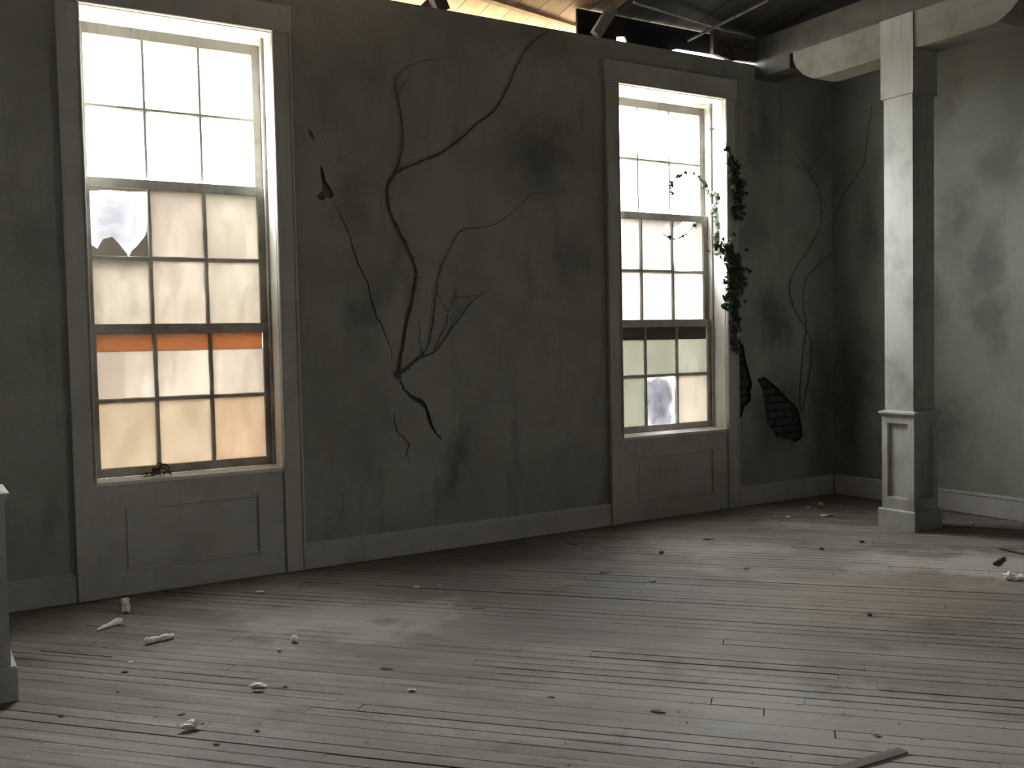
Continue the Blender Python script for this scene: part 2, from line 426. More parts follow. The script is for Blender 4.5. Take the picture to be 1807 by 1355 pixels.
def cut(o, me):
    c_ = bpy.data.objects.new('cutter', me); COL.objects.link(c_)
    md = o.modifiers.new('cut', 'BOOLEAN'); md.operation = 'DIFFERENCE'; md.solver = 'EXACT'; md.object = c_
    try: md.material_mode = 'TRANSFER'
    except Exception: pass
    dg = bpy.context.evaluated_depsgraph_get(); dg.update()
    nm = bpy.data.meshes.new_from_object(o.evaluated_get(dg))
    o.modifiers.clear(); o.data = nm
    bpy.data.objects.remove(c_)
cutters = []
bmw = MB().box(XL-0.3, XE+0.3, 0.0, WT, -0.3, ZH)
wall = bmw.build('wall_back', M_WALL)
wall.data.materials.append(M_CRACK)
for wx in WINX:
    m = MB().box(wx-0.022, wx+OW+0.022, -0.1, WT+0.1, ZS-0.03, ZT+0.022)
    bmesh.ops.recalc_face_normals(m.bm, faces=m.bm.faces)
    me = bpy.data.meshes.new('cutter'); m.bm.to_mesh(me); m.bm.free(); me.materials.append(M_PLAIN); cutters.append(me)
m = MB().box(6.43, 6.69, -0.1, WT+0.1, 3.75, ZH+0.1)   # pocket for the beam
bmesh.ops.recalc_face_normals(m.bm, faces=m.bm.faces)
me = bpy.data.meshes.new('cutter'); m.bm.to_mesh(me); m.bm.free(); me.materials.append(M_PLAIN); cutters.append(me)
a, b = jag([(588,352),(600,380),(611,402),(620,427),(632,465),(650,500),(653,527),(665,560),(680,590),(689,612),(692,640)], 3, 2.0, 2.6, 2); cutters.append(ribbon_cutter(a, b, -0.03, 0.012))
a, b = jag([(707,672),(713,686),(722,699),(738,706),(751,718),(757,740),(767,762),(778,775)], 3, 1.5, 7.0, 3); cutters.append(ribbon_cutter(a, b, -0.03, 0.018))
a, b = jag([(697,727),(696,743),(701,765),(713,772),(721,783),(717,801),(725,817)], 2, 1.0, 2.6, 4); cutters.append(ribbon_cutter(a, b, -0.03, 0.010))
a, b = jag([(545,229),(549,238),(555,247)], 2, 1.0, 6.0, 5); cutters.append(ribbon_cutter(a, b, -0.03, 0.010))
chip_px = [(566,292),(571,300),(574,318),(582,330),(589,345),(583,350),(576,347),(570,354),(561,350),(559,345),(569,336),(568,318),(565,305)]
cutters.append(poly_cutter([onwall(*q) for q in chip_px], -0.03, 0.016, M_CRACK))
hole1 = [(1299,604),(1310,606),(1314,622),(1317,640),(1323,660),(1327,674),(1324,690),(1325,706),(1314,718),(1309,735),(1299,745)]
hole2 = [(1336,668),(1346,664),(1358,672),(1372,684),(1386,700),(1402,714),(1410,728),(1414,748),(1416,770),(1404,780),(1388,775),(1370,771),(1364,759),(1354,746),(1351,728),(1348,704),(1345,686)]
def jagged(pts, amp, seed):
    rnd = random.Random(seed); o = []
    for i, p in enumerate(pts):
        q = pts[(i+1) % len(pts)]
        o.append(p); o.append(((p[0]+q[0])/2+rnd.uniform(-amp, amp), (p[1]+q[1])/2+rnd.uniform(-amp, amp)))
    return o
hole_world = []
for h, sd in ((hole1, 1), (hole2, 2)):
    W = [onwall(*q) for q in jagged(h, 1.6, sd)]
    if h is hole1:
        for p in W: p.x = max(p.x, 6.178)
    hole_world.append(W)
    cutters.append(poly_cutter(W, -0.03, 0.055, M_LATH))
for me in cutters: cut(wall, me)
wall.data.name = 'wall_back'
tag(wall, 'stained grey plaster wall with two tall windows and a long crack', 'wall', kind='structure')
# exposed bricks inside the two broken plaster patches
def inside(pt, poly):
    x, z = pt; c = False; n = len(poly)
    for i in range(n):
        a, b = poly[i], poly[(i+1) % n]
        if (a.z > z) != (b.z > z) and x < (b.x-a.x)*(z-a.z)/(b.z-a.z)+a.x: c = not c
    return c
brick_me = {}
def brick_mesh(k):
    if k not in brick_me:
        rnd = random.Random(k); w = 0.198
        mb = MB().box(-w/2, w/2, 0, 0.05, -0.03, 0.03, 0.004)
        for v in mb.bm.verts: v.co += Vector((rnd.uniform(-.003,.003), rnd.uniform(-.004,.002), rnd.uniform(-.002,.002)))
        me = bpy.data.meshes.new('brick'); mb.bm.to_mesh(me); mb.bm.free(); me.materials.append(M_BRICK); brick_me[k] = me
    return brick_me[k]
for W in hole_world:
    x0, x1 = min(p.x for p in W), max(p.x for p in W); z0, z1 = min(p.z for p in W), max(p.z for p in W)
    row = 0; z = z0-0.02
    while z < z1+0.03:
        x = x0-0.15+(0.104 if row % 2 else 0)
        while x < x1+0.15:
            if any(inside((x+dx, z+dz), W) for dx in (-.09,-.045,0,.045,.09) for dz in (-.028,0,.028)):
                o = bpy.data.objects.new('brick', brick_mesh(random.randrange(4))); COL.objects.link(o)
                o.location = (x, 0.032+random.uniform(-.005,.006), z); o.parent = wall
                if x-0.1 < 6.08: o.scale.x = 0.45; o.location.x = max(x+0.052, 6.13)
            x += 0.208
        z += 0.071; row += 1

# right wall, partitions out of view, outer walls
wr = MB().box(XC, XC+0.2, YR, -0.001, -0.3, 3.90).build('wall_right', M_WALLR)
tag(wr, 'pale mottled plaster wall behind the square column', 'wall', kind='structure')
def gable(name, x0, x1, label):
    o = MB().prism([(YR, -0.3), (-0.001, -0.3), (-0.001, deck_z(0)-0.02), (YR, deck_z(YR)-0.02)], 0, x0, x1).build(name, M_PLAIN)
    tag(o, label, 'wall', kind='structure')
    return o
gable('wall_left', XL-0.3, XL, 'plain plaster side wall beyond the first column')
wo = gable('wall_outer', XC+0.203, XC+0.34, 'plain outer skin behind the pale plaster wall')
for wy in ADDED_WINY:
    for w_ in (wr, wo):
        m = MB().box(XC-0.2, XC+0.6, wy-OW/2-0.022, wy+OW/2+0.022, ZS-0.03, ZT+0.022)
        bmesh.ops.recalc_face_normals(m.bm, faces=m.bm.faces)
        me = bpy.data.meshes.new('cutter'); m.bm.to_mesh(me); m.bm.free(); me.materials.append(M_PLAIN); cut(w_, me)
wq = MB().box(XL-0.3, XE+0.3, YR-0.3, YR-0.001, -0.3, deck_z(YR)-0.02).build('wall_rear', M_PLAIN)
tag(wq, 'plain plaster wall at the rear of the room', 'wall', kind='structure')

# ------------------------------------------------------------------ floor boards
sub = MB().box(XL, XC, YR, -0.001, -0.3, -0.03).build('floor', M_SUB)
tag(sub, 'worn grey brown strip floor laid diagonally across the room', 'floor', kind='structure')
def clip(poly, x0, x1, y0, y1):
    for ax, val, sg in ((0, x0, 1), (0, x1, -1), (1, y0, 1), (1, y1, -1)):
        out = []
        for i in range(len(poly)):
            a, b = poly[i], poly[(i+1) % len(poly)]
            da, db = (a[ax]-val)*sg, (b[ax]-val)*sg
            if da >= 0: out.append(a)
            if (da >= 0) != (db >= 0):
                t = da/(da-db); out.append((a[0]+(b[0]-a[0])*t, a[1]+(b[1]-a[1])*t))
        poly = out
        if len(poly) < 3: return []
    return poly
ux, uy = math.cos(BA), math.sin(BA); nx, ny = -uy, ux
def px_area(poly):
    P = []
    for x, y in poly:
        q = Vector((x, y, 0))-CAM; z = q.dot(fw)
        if z < 0.6: return -1
        u, v, _ = proj((x, y, 0)); P.append((min(max(u, -40), 1847), min(max(v, 0), 1395)))
    return abs(sum(P[i][0]*P[(i+1) % len(P)][1]-P[(i+1) % len(P)][0]*P[i][1] for i in range(len(P))))/2
rnd = random.Random(11)
planks = []
PW = 0.081
c = -10.4
while c < 6.2:
    s = -9.0+rnd.uniform(0, 2)
    gap = rnd.choice((0.0008, 0.0008, 0.001, 0.001, 0.0015, 0.002, 0.003, 0.006))
    while s < 15.5:
        Ln = rnd.uniform(1.6, 4.8)
        s1 = s+Ln-rnd.choice((0.001, 0.002, 0.005))
        a, b = c+0.0006, c+PW-gap
        ch = rnd.uniform(-0.002, 0.002)
        poly = [(ux*s+nx*a, uy*s+ny*a), (ux*s1+nx*(a+ch), uy*s1+ny*(a+ch)), (ux*s1+nx*b, uy*s1+ny*b), (ux*s+nx*(b-ch), uy*s+ny*(b-ch))]
        poly = clip(poly, XL+0.003, XC-0.003, YR+0.003, -0.004)
        if poly: planks.append((px_area(poly), poly, rnd.uniform(-0.002, 0.0), rnd.uniform(-0.0015, 0.0015)))
        s += Ln
    c += PW
planks.sort(key=lambda p: -p[0])
vis = [p for p in planks if p[0] > 0]
def plank_geo(bm, poly, dz, tilt):
    cx_ = sum(nx*p[0]+ny*p[1] for p in poly)/len(poly)
    def tz(p): return dz+tilt*(nx*p[0]+ny*p[1]-cx_)/(PW/2)
    e = 0.0014
    mx_, my_ = sum(p[0] for p in poly)/len(poly), sum(p[1] for p in poly)/len(poly)
    T, S, B = [], [], []
    n_ = len(poly)
    for p in poly:
        k = (nx*p[0]+ny*p[1])-cx_
        q = (p[0]-nx*e*(1 if k > 0 else -1), p[1]-ny*e*(1 if k > 0 else -1))
        T.append(bm.verts.new((q[0], q[1], tz(p)))); S.append(bm.verts.new((p[0], p[1], tz(p)-e))); B.append(bm.verts.new((p[0], p[1], -0.028)))
    bm.faces.new(T)
    for i in range(n_):
        j = (i+1) % n_
        bm.faces.new((S[i], S[j], T[j], T[i])); bm.faces.new((B[i], B[j], S[j], S[i]))
for A, poly, dz, tl in vis[:295]:
    bm = bmesh.new(); plank_geo(bm, poly, dz, tl); bmesh.ops.recalc_face_normals(bm, faces=bm.faces)
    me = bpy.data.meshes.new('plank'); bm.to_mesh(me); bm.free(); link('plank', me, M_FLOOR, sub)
bm = bmesh.new()
for A, poly, dz, tl in vis[295:]+[p for p in planks if p[0] <= 0]: plank_geo(bm, poly, dz, tl)
bmesh.ops.recalc_face_normals(bm, faces=bm.faces)
me = bpy.data.meshes.new('far_planks'); bm.to_mesh(me); bm.free()
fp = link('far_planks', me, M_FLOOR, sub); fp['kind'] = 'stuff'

# ------------------------------------------------------------------ baseboards
CW = 0.13                    # casing width
def baseboard_x(x0, x1, label):
    o = MB().box(x0, x1, -0.022, -0.0005, 0.003, 0.15, 0.002).build('baseboard_back', M_TRIM)
    MB().prism([(-0.028, 0.15), (-0.0005, 0.15), (-0.0005, 0.178), (-0.012, 0.178), (-0.016, 0.166), (-0.026, 0.163)], 0, x0, x1).build('baseboard_moulding', M_TRIM, o)
    tag(o, label, 'baseboard', kind='structure')
baseboard_x(WINX[0]+OW+CW+0.002, WINX[1]-CW-0.002, 'grey baseboard beside the white column pedestal, before the large window')
baseboard_x(WINX[1]+OW+CW+0.002, WINX[2]-CW-0.002, 'long grey baseboard between the two tall windows')
baseboard_x(WINX[2]+OW+CW+0.002, XC-0.03, 'short dark baseboard between the ivy window and the corner')
BY = ADDED_WINY[0]+OW/2+CW+0.01
o = MB().box(XC-0.022, XC-0.0005, BY, -0.03, 0.003, 0.16, 0.002).build('baseboard_right', M_TRIM)
MB().box(XC-0.028, XC-0.0005, BY, -0.03, 0.16, 0.185, 0.004).build('baseboard_moulding', M_TRIM, o)
tag(o, 'grey baseboard along the pale wall behind the square column', 'baseboard', kind='structure')

# ------------------------------------------------------------------ windows
def rough_bar(x0, x1, y0, y1, z0, z1, vertical, seed):
    """muntin bar with a slightly chipped outline"""
    rnd = random.Random(seed); n = 10; bm = bmesh.new(); rings = []
    for i in range(n+1):
        t = i/n; j = rnd.uniform(-0.0022, 0.0022); k = rnd.uniform(-0.0022, 0.0022)
        ym = y0+0.010
        if vertical:
            z = z0+(z1-z0)*t; cx_ = (x0+x1)/2
            ring = [(x0+j, ym, z), (cx_-0.007, y0, z), (cx_+0.007, y0, z), (x1+k, ym, z), (x1+k, y1, z), (x0+j, y1, z)]
        else:
            x = x0+(x1-x0)*t; cz = (z0+z1)/2
            ring = [(x, ym, z0+j), (x, y0, cz-0.007), (x, y0, cz+0.007), (x, ym, z1+k), (x, y1, z1+k), (x, y1, z0+j)]
        rings.append([bm.verts.new(p) for p in ring])
    for i in range(n):
        for k in range(6): bm.faces.new((rings[i][k], rings[i][(k+1) % 6], rings[i+1][(k+1) % 6], rings[i+1][k]))
    bm.faces.new(rings[0]); bm.faces.new(rings[-1])
    bmesh.ops.recalc_face_normals(bm, faces=bm.faces)
    me = bpy.data.meshes.new('muntin'); bm.to_mesh(me); bm.free(); return me
def pane(sash, x0, x1, z0, z1, y, mat, name='pane'):
    return box(name, x0-0.004, x1+0.004, y, y+0.004, z0-0.004, z1+0.004, mat, sash)
def make_window(idx, X0, spec):
    X1 = X0+OW
    w = empty('window_%d' % idx, (X0+OW/2, 0, 0))
    # casing boards with a beaded inner edge
    for s, nm in ((0, 'casing'), (1, 'casing')):
        xa, xb = (X0-CW, X0-0.002) if s == 0 else (X1+0.002, X1+CW)
        cb = box(nm, xa, xb, -0.03, -0.0005, 0.003, ZT+0.002, M_TRIM, w, 0.003)
        xe = X0-0.016 if s == 0 else X1+0.002
        box('bead', xe, xe+0.014, -0.04, -0.0305, 0.70, ZT+0.002, M_TRIM, cb, 0.004)
        xo = X0-CW if s == 0 else X1+CW-0.016
        box('back_band', xo, xo+0.016, -0.038, -0.0305, 0.003, ZT+0.002, M_TRIM, cb, 0.003)
    hd = box('head_casing', X0-CW-0.008, X1+CW+0.008, -0.034, -0.0005, ZT+0.004, ZT+0.18, M_TRIM, w, 0.003)
    box('bead', X0-0.016, X1+0.016, -0.042, -0.0345, ZT+0.004, ZT+0.016, M_TRIM, hd, 0.003)
    # jamb liners and sill
    box('jamb', X0-0.02, X0, 0.0, WT, ZS-0.005, ZT+0.02, M_JAMB, w)
    box('jamb', X1, X1+0.02, 0.0, WT, ZS-0.005, ZT+0.02, M_JAMB, w)
    box('head_jamb', X0-0.001, X1+0.001, 0.0, WT, ZT, ZT+0.02, M_JAMB, w)
    MB().prism([(-0.012, ZS-0.022), (-0.012, ZS), (0.20, ZS+0.006), (WT+0.05, ZS-0.01), (WT+0.05, ZS-0.028)], 0, X0+0.0005, X1-0.0005).build('sill', M_JAMB, w)
    # parting stops
    for x in (X0+0.0005, X1-0.0185):
        box('stop', x, x+0.018, 0.135, 0.158, ZS+0.008, ZT-0.001, M_SASH, w, 0.002)
    # apron: framed panel under the sill
    ap = MB()
    px0, px1, pz0, pz1 = X0+0.155, X1-0.155, 0.15, 0.545
    ap.box(X0+0.001, px0, -0.012, -0.0005, 0.003, ZS-0.024); ap.box(px1, X1-0.001, -0.012, -0.0005, 0.003, ZS-0.024)
    ap.box(px0, px1, -0.012, -0.0005, 0.003, pz0); ap.box(px0, px1, -0.012, -0.0005, pz1, ZS-0.024)
    ap = ap.build('apron', M_TRIM, w)
    m = MB()
    for (a, b, c_, d) in ((px0, px0+0.022, pz0, pz1), (px1-0.022, px1, pz0, pz1), (px0+0.022, px1-0.022, pz0, pz0+0.022), (px0+0.022, px1-0.022, pz1-0.022, pz1)):
        m.box(a, b, -0.019, -0.002, c_, d, 0.005)
    m.build('panel_moulding', M_TRIM, ap)
    box('panel', px0+0.022, px1-0.022, -0.004, -0.0005, pz0+0.022, pz1-0.022, M_TRIM, ap)
    # three sashes
    S = [('upper_sash', 0.236, 0.270, 2.500, 3.505, 3.435, 3.005, 2.560), ('middle_sash', 0.200, 0.234, 1.600, 2.560, 2.500, 2.068, 1.645), ('lower_sash', 0.162, 0.198, ZS+0.008, 1.655, 1.592, 1.180, 0.762)]
    stw = 0.052
    sx0, sx1 = X0+0.001, X1-0.001
    gx0, gx1 = sx0+stw, sx1-stw
    cw = (gx1-gx0)/3
    for si, (nm, y0, y1, z0, z1, pt, pm, pb) in enumerate(S):
        fr = MB()
        fr.box(sx0, gx0, y0, y1, z0, z1, 0.002); fr.box(gx1, sx1, y0, y1, z0, z1, 0.002)
        fr.box(gx0, gx1, y0, y1, pt, z1, 0.002); fr.box(gx0, gx1, y0, y1, z0, pb, 0.002)
        sash = fr.build(nm, M_SASH, w)
        yg = y0+0.018
        for k in (1, 2):
            xm = gx0+cw*k
            if (si, 'vt') in spec.get('glare_cut', ()):  # top-row bars cut short, glare of the sky put into their shape
                segs = [(pb, pm+0.05), (pt-0.022, pt)]
            else: segs = [(pb, pt)]
            for q, (za, zb) in enumerate(segs):
                link('muntin', rough_bar(xm-0.013, xm+0.013, y0+0.002, y1-0.002, za, zb, True, si*10+k+idx*100+q), M_SASH, sash)
        link('muntin', rough_bar(gx0, gx1, y0+0.003, y1-0.003, pm-0.013, pm+0.013, False, si*10+7+idx*100), M_SASH, sash)
        for r, (za, zb) in enumerate(((pm, pt), (pb, pm))):
            for k in range(3):
                xa, xb = gx0+cw*k, gx0+cw*(k+1)
                kind = spec['panes'][si*2+r][k]
                zt = zb
                if si == 2 and r == 0: zt = 1.482
                if kind == 'none': continue
                if isinstance(kind, tuple):         # broken pane: jagged pieces left in the frame
                    mt, polys = kind
                    for poly in polys:
                        pts = [(xa+(xb-xa)*p, za+(zt-za)*q) for p, q in poly]
                        MB().prism(pts, 1, yg, yg+0.004).build('glass_shard', mt, sash)
                else: pane(sash, xa, xb, za, zt, yg, kind)
        if si == 2:
            for k in range(3):
                box('strip', gx0+cw*k+0.002, gx0+cw*(k+1)-0.002, yg+0.001, yg+0.007, 1.484, 1.5935, spec['strip'], sash)
    return w
C = M_CLEAR; F = M_FILM
sh1 = [[(0,0),(0.62,0),(0.60,0.06),(0.45,0.22),(0.36,0.30),(0.2,0.26),(0.1,0.12),(0,0.18)], [(0.62,0),(1,0),(1,0.52),(0.92,0.33),(0.8,0.2),(0.68,0.10)], [(0,0.93),(0.3,0.96),(0.7,0.95),(1,0.97),(1,1),(0,1)]]
sh2 = [[(0.55,0),(1,0),(1,1),(0.8,1),(0.45,0.78),(0.12,0.7),(0.38,0.62),(0.42,0.5),(0.5,0.3)], [(0,0),(0.16,0),(0.1,0.12),(0,0.2)], [(0,0.85),(0.2,0.9),(0.35,1),(0,1)]]
w1 = make_window(1, WINX[1], dict(strip=F['amber'], panes=[[C,C,C],[C,C,C],[(F['tan'], sh1),F['rose'],F['cream']],[F['cream'],F['rose'],F['cream']],[F['rose'],F['rose'],F['rose']],[F['tan'],F['tan'],F['peach']]]))
tag(w1, 'large nearby window with amber strip across its lower painted panes', 'window', kind='structure')
M_STRIP2 = wood_mat('grimy_dark_rail', (0.13, 0.115, 0.085), (0.2, 0.175, 0.135), along=0)
w2 = make_window(2, WINX[2], dict(strip=M_STRIP2, glare_cut={(0, 'vt')}, panes=[[C,C,C],[C,C,C],[F['white'],F['white'],(F['white'], sh2)],[F['white'],F['white'],F['white']],[F['grey'],F['grey'],F['grey']],[F['grey'],'none',F['cream']]]))
tag(w2, 'tall far window with ivy on its frame and dark rail strip', 'window', kind='structure')
w0 = make_window(3, WINX[0], dict(strip=F['amber'], panes=[[C,C,C],[C,C,C],[F['cream']]*3,[F['cream']]*3,[F['rose']]*3,[F['tan']]*3]))
tag(w0, 'third tall window added out of frame for daylight, along the same wall', 'window', kind='structure')

for q, wy in enumerate(ADDED_WINY):
    wv = make_window(4+q, 0.0, dict(strip=F['amber'], panes=[[C,C,C],[C,C,C],[F['cream']]*3,[F['cream']]*3,[F['rose']]*3,[F['tan']]*3]))
    tag(wv, 'tall unseen window added to light the floor, in the pale side wall', 'window', kind='structure')
    wv.location = (XC, wy, 0); wv.rotation_euler = (0, 0, -math.pi/2)
def crumpled(name, x0, x1, z0, z1, y, mat, label, seed, amp=0.012):
    bm = bmesh.new(); nx_, nz_ = 22, 26; g = []
    for i in range(nx_+1):
        for j in range(nz_+1):
            x = x0+(x1-x0)*i/nx_; z = z0+(z1-z0)*j/nz_
            p = Vector((x*5+seed, z*4, seed))
            d = abs(noise.noise(p))*1.6+abs(noise.noise(p*2.3))*0.8
            g.append(bm.verts.new((x, y+amp*d, z)))
    for i in range(nx_):
        for j in range(nz_):
            a = i*(nz_+1)+j; bm.faces.new((g[a], g[a+nz_+1], g[a+nz_+2], g[a+1]))
    me = bpy.data.meshes.new(name); bm.to_mesh(me); bm.free()
    o = link(name, me, mat); s = o.modifiers.new('thickness', 'SOLIDIFY'); s.thickness = 0.0006
    tag(o, label, 'plastic sheet'); return o
gw = (OW-0.106)/3
crumpled('plastic_sheet', WINX[1]+0.045, WINX[1]+0.053+gw+0.02, 2.04, 2.47, 0.275, F['plastic'], 'crumpled milky plastic behind the broken pane of the large window', 3)
crumpled('plastic_sheet', WINX[2]+0.053+gw-0.004, WINX[2]+0.053+gw*2+0.004, 0.745, 1.19, 0.202, F['plasticgrey'], 'bluish grey crumpled plastic filling the missing bottom pane of far window', 8, 0.02)

# ------------------------------------------------------------------ columns, beams
def frame_panel(mb, cx_, cy_, h, z0, z1, pw, pz0, pz1, dep):
    """square post whose four faces carry recessed panels"""
    mb.box(cx_-h+dep, cx_+h-dep, cy_-h+dep, cy_+h-dep, z0, z1)
    for (ax, sg) in ((0,-1),(0,1),(1,-1),(1,1)):
        def B(a0, a1, za, zb):
            lo, hi = (h-dep, h)
            if sg < 0: lo, hi = -h, -(h-dep)
            if ax == 0: mb.box(cx_+lo, cx_+hi, cy_+a0, cy_+a1, za, zb)
            else: mb.box(cx_+a0, cx_+a1, cy_+lo, cy_+hi, za, zb)
        e = h if ax == 0 else h-dep
        B(-e, -pw, z0, z1); B(pw, e, z0, z1); B(-pw, pw, z0, pz0); B(-pw, pw, pz1, z1)
def square_ring(name, cx_, cy_, prof, mat, parent):
    bm = bmesh.new(); rings = []
    for h, z in prof: rings.append([bm.verts.new((cx_+a*h, cy_+b*h, z)) for a, b in ((-1,-1),(1,-1),(1,1),(-1,1))])
    for i in range(len(rings)-1):
        for k in range(4): bm.faces.new((rings[i][k], rings[i][(k+1) % 4], rings[i+1][(k+1) % 4], rings[i+1][k]))
    bm.faces.new(rings[0][::-1]); bm.faces.new(rings[-1])
    bmesh.ops.recalc_face_normals(bm, faces=bm.faces)
    me = bpy.data.meshes.new(name); bm.to_mesh(me); bm.free(); return link(name, me, mat, parent)
KX, KY = 6.553, -1.463
def make_column():
    t = empty('column', (KX, KY, 0))
    square_ring('plinth', KX, KY, [(0.165, 0.001), (0.165, 0.14), (0.158, 0.150)], M_COLUMN, t)
    mb = MB(); frame_panel(mb, KX, KY, 0.143, 0.150, 0.862, 0.093, 0.235, 0.812, 0.022)
    ped = mb.build('pedestal', M_COLUMN, t)
    m = MB()
    for ax, sg in ((0,-1),(1,-1)):
        for a0, a1, za, zb in ((-0.093,-0.083,0.235,0.812),(0.083,0.093,0.235,0.812),(-0.083,0.083,0.235,0.245),(-0.083,0.083,0.802,0.812)):
            if ax == 0: m.box(KX-0.136, KX-0.122, KY+a0, KY+a1, za, zb)
            else: m.box(KX+a0, KX+a1, KY-0.136, KY-0.122, za, zb)
    m.build('panel_moulding', M_COLUMN, ped)
    square_ring('cap_moulding', KX, KY, [(0.143, 0.8625), (0.150, 0.868), (0.154, 0.878), (0.162, 0.884), (0.162, 0.897), (0.150, 0.902), (0.130, 0.908)], M_COLUMN, t)
    square_ring('shaft', KX, KY, [(0.126, 0.909), (0.126, 3.276)], M_COLUMN, t)
    square_ring('capital_block', KX, KY, [(0.142, 3.277), (0.142, 3.868)], M_COLUMN, t)
    for sg, L in ((1, 1.02), (-1, 1.0)):
        prof = [(0.143, 3.868), (L, 3.868), (L, 3.80), (L-0.03, 3.735), (L-0.11, 3.655), (L-0.2, 3.607), (L-0.28, 3.597), (0.143, 3.600)]
        MB().prism([(KY+sg*a, z) for a, z in prof], 0, KX-0.128, KX+0.128).build('bracket', M_BRACKET, t)
    return t
col1 = make_column()
tag(col1, 'tall square white column with panelled pedestal and timber brackets', 'column', 'square columns in a row')
def copy_tree(o, parent=None, shift=None):
    c_ = o.copy(); COL.objects.link(c_); c_.parent = parent
    if shift is not None: c_.location = Vector(o.location)+Vector(shift)
    c_.matrix_parent_inverse = o.matrix_parent_inverse.copy()
    for ch in list(o.children): copy_tree(ch, c_)
    return c_
col2 = copy_tree(col1, None, (0.183-KX, 0, 0))
col2['label'] = 'white column pedestal cut off by the edge beside the large window'
for bx, lb in ((KX, 'heavy grey beam running over the tall square column to the wall'), (0.183, 'heavy grey beam above the column near the large window')):
    bo = MB().box(bx-0.118, bx+0.118, YR+0.01, WT-0.02, 3.870, 4.09).build('beam', M_BEAM)
    tag(bo, lb, 'beam', kind='structure')
    MB().box(bx-0.1225, bx+0.1365, -0.40, WT-0.02, 3.7505, 3.869).build('bearing_block', M_BEAM, bo)

# ------------------------------------------------------------------ roof deck and what shows above the wall top
ceil = empty('ceiling', (2.4, 0.75, 4.0))
tag(ceil, 'tan plank roof deck sloping over the wall top', 'ceiling', kind='structure')
rnd = random.Random(5)
x = XL-0.3
while x < XE+0.3:
    bw = 0.205
    ye = 0.80+rnd.uniform(0, 0.05)
    if not 2.75 < x+bw/2 < 4.95: ye = 0.22+rnd.uniform(0, 0.02)
    dz = rnd.uniform(0, 0.006)
    mb = MB(); vs = []
    mb.prism([(YR-0.3, deck_z(YR-0.3)+dz), (ye, deck_z(ye)+dz), (ye, deck_z(ye)+dz+0.025), (YR-0.3, deck_z(YR-0.3)+dz+0.025)], 0, x, x+bw-rnd.choice((0.003, 0.006, 0.009)))
    mb.build('board', M_DECK if 1.6 < x < 4.75 else M_DECK_SHADED, ceil)
    x += bw
rf = MB().prism([(YR-0.3, deck_z(YR-0.3)+0.034), (0.24, deck_z(0.24)+0.034), (0.24, deck_z(0.24)+0.044), (YR-0.3, deck_z(YR-0.3)+0.044)], 0, XL-0.3, XE+0.3).build('light_stop_sheet', M_BLACK, ceil)  # unseen sheet added above the boards to keep sky light out of their gaps
MB().prism([(0.245, deck_z(0.245)+0.034), (0.87, deck_z(0.87)+0.034), (0.87, deck_z(0.87)+0.044), (0.245, deck_z(0.245)+0.044)], 0, 2.75, 4.9).build('light_stop_sheet', M_BLACK, ceil)
def ondeck(u, v, off=0.0):
    d = ray(u, v)     # CAM.z + t d.z = 4.12 - .18 (CAM.y + t d.y) - off
    t = (4.12-off-0.18*CAM.y-CAM.z)/(d.z+0.18*d.y)
    return CAM+d*t
def deckbar(name, u0, v0, u1, v1, w, h, mat, label, cat, ext=(0, 0)):
    a, b = ondeck(u0, v0, h/2+0.004), ondeck(u1, v1, h/2+0.004)
    d = b-a; a2, b2 = a-d*ext[0], b+d*ext[1]
    o = MB().beamto(a2, b2, w, h, (0, 0.18, 1)).build(name, mat)
    tag(o, label, cat); return o
deckbar('roof_batten', 868, 2, 1030, 52, 0.05, 0.022, M_DECK, 'pale batten nailed slantwise across the tan roof boards', 'batten', (0.25, 0.0))
def onw(u, v, y): return onplane(u, v, 1, y)
o = MB().prism([(4.585, ZH+0.001), (4.94, ZH+0.001), (4.965, ZH+0.006), (4.975, ZH+0.062), (5.06, ZH+0.075), (5.085, ZH+0.03), (5.09, ZH+0.004), (5.46, ZH+0.001), (5.52, ZH+0.022), (5.62, ZH+0.052), (5.85, ZH+0.056), (6.12, ZH+0.06), (6.12, deck_z(0.1)-0.005), (4.585, deck_z(0.1)-0.005)], 1, 0.08, 0.10).build('black_panel', M_BLACK)
tag(o, 'black sheet closing the gap between wall top and roof', 'panel')
o = MB().prism([(5.935, ZH+0.034), (6.09, ZH+0.012), (6.16, ZH+0.001), (6.20, ZH+0.012), (6.434, ZH+0.024), (6.434, deck_z(0.02)-0.006), (5.935, deck_z(0.02)-0.006)], 1, -0.01, 0.03).build('blocking_board', M_DARKWOOD)
o2 = box('black_panel', 6.7, XC+0.2, 0.08, 0.10, ZH+0.001, deck_z(0.1)-0.005, M_BLACK)  # hidden sheet added to stop daylight leaking over the corner wall
tag(o2, 'black sheet added to block light over the wall top behind the bracket', 'panel')
tag(o, 'brown wooden blocking board between the black sheet and the beam', 'board')
a, b = onw(1051, 66, -0.03), onw(1079, 2, -0.03)
o = MB().beamto(Vector((a.x, -0.03, ZH+0.0)), Vector((b.x+0.012, -0.03, deck_z(-0.03)-0.012)), 0.085, 0.05, (0,1,0)).build('roof_brace', M_GREYWOOD)
tag(o, 'grey leaning timber brace standing before the black sheet', 'brace')
a, b = onw(789, 19, -0.02), onw(781, 0, -0.02)
d = (b-a)/(b.z-a.z)
o = MB().beamto(Vector((a.x, 0.05, ZH+0.001)), Vector((a.x+d.x*0.23, 0.05, ZH+0.235)), 0.10, 0.07, (0,1,0)).build('roof_brace', M_DARKWOOD)
tag(o, 'thick dark brown timber brace against the tan roof boards', 'brace')
a, b = onw(741, 9, 0.12), onw(751, 0, 0.12); d = (b-a)/(b.z-a.z)
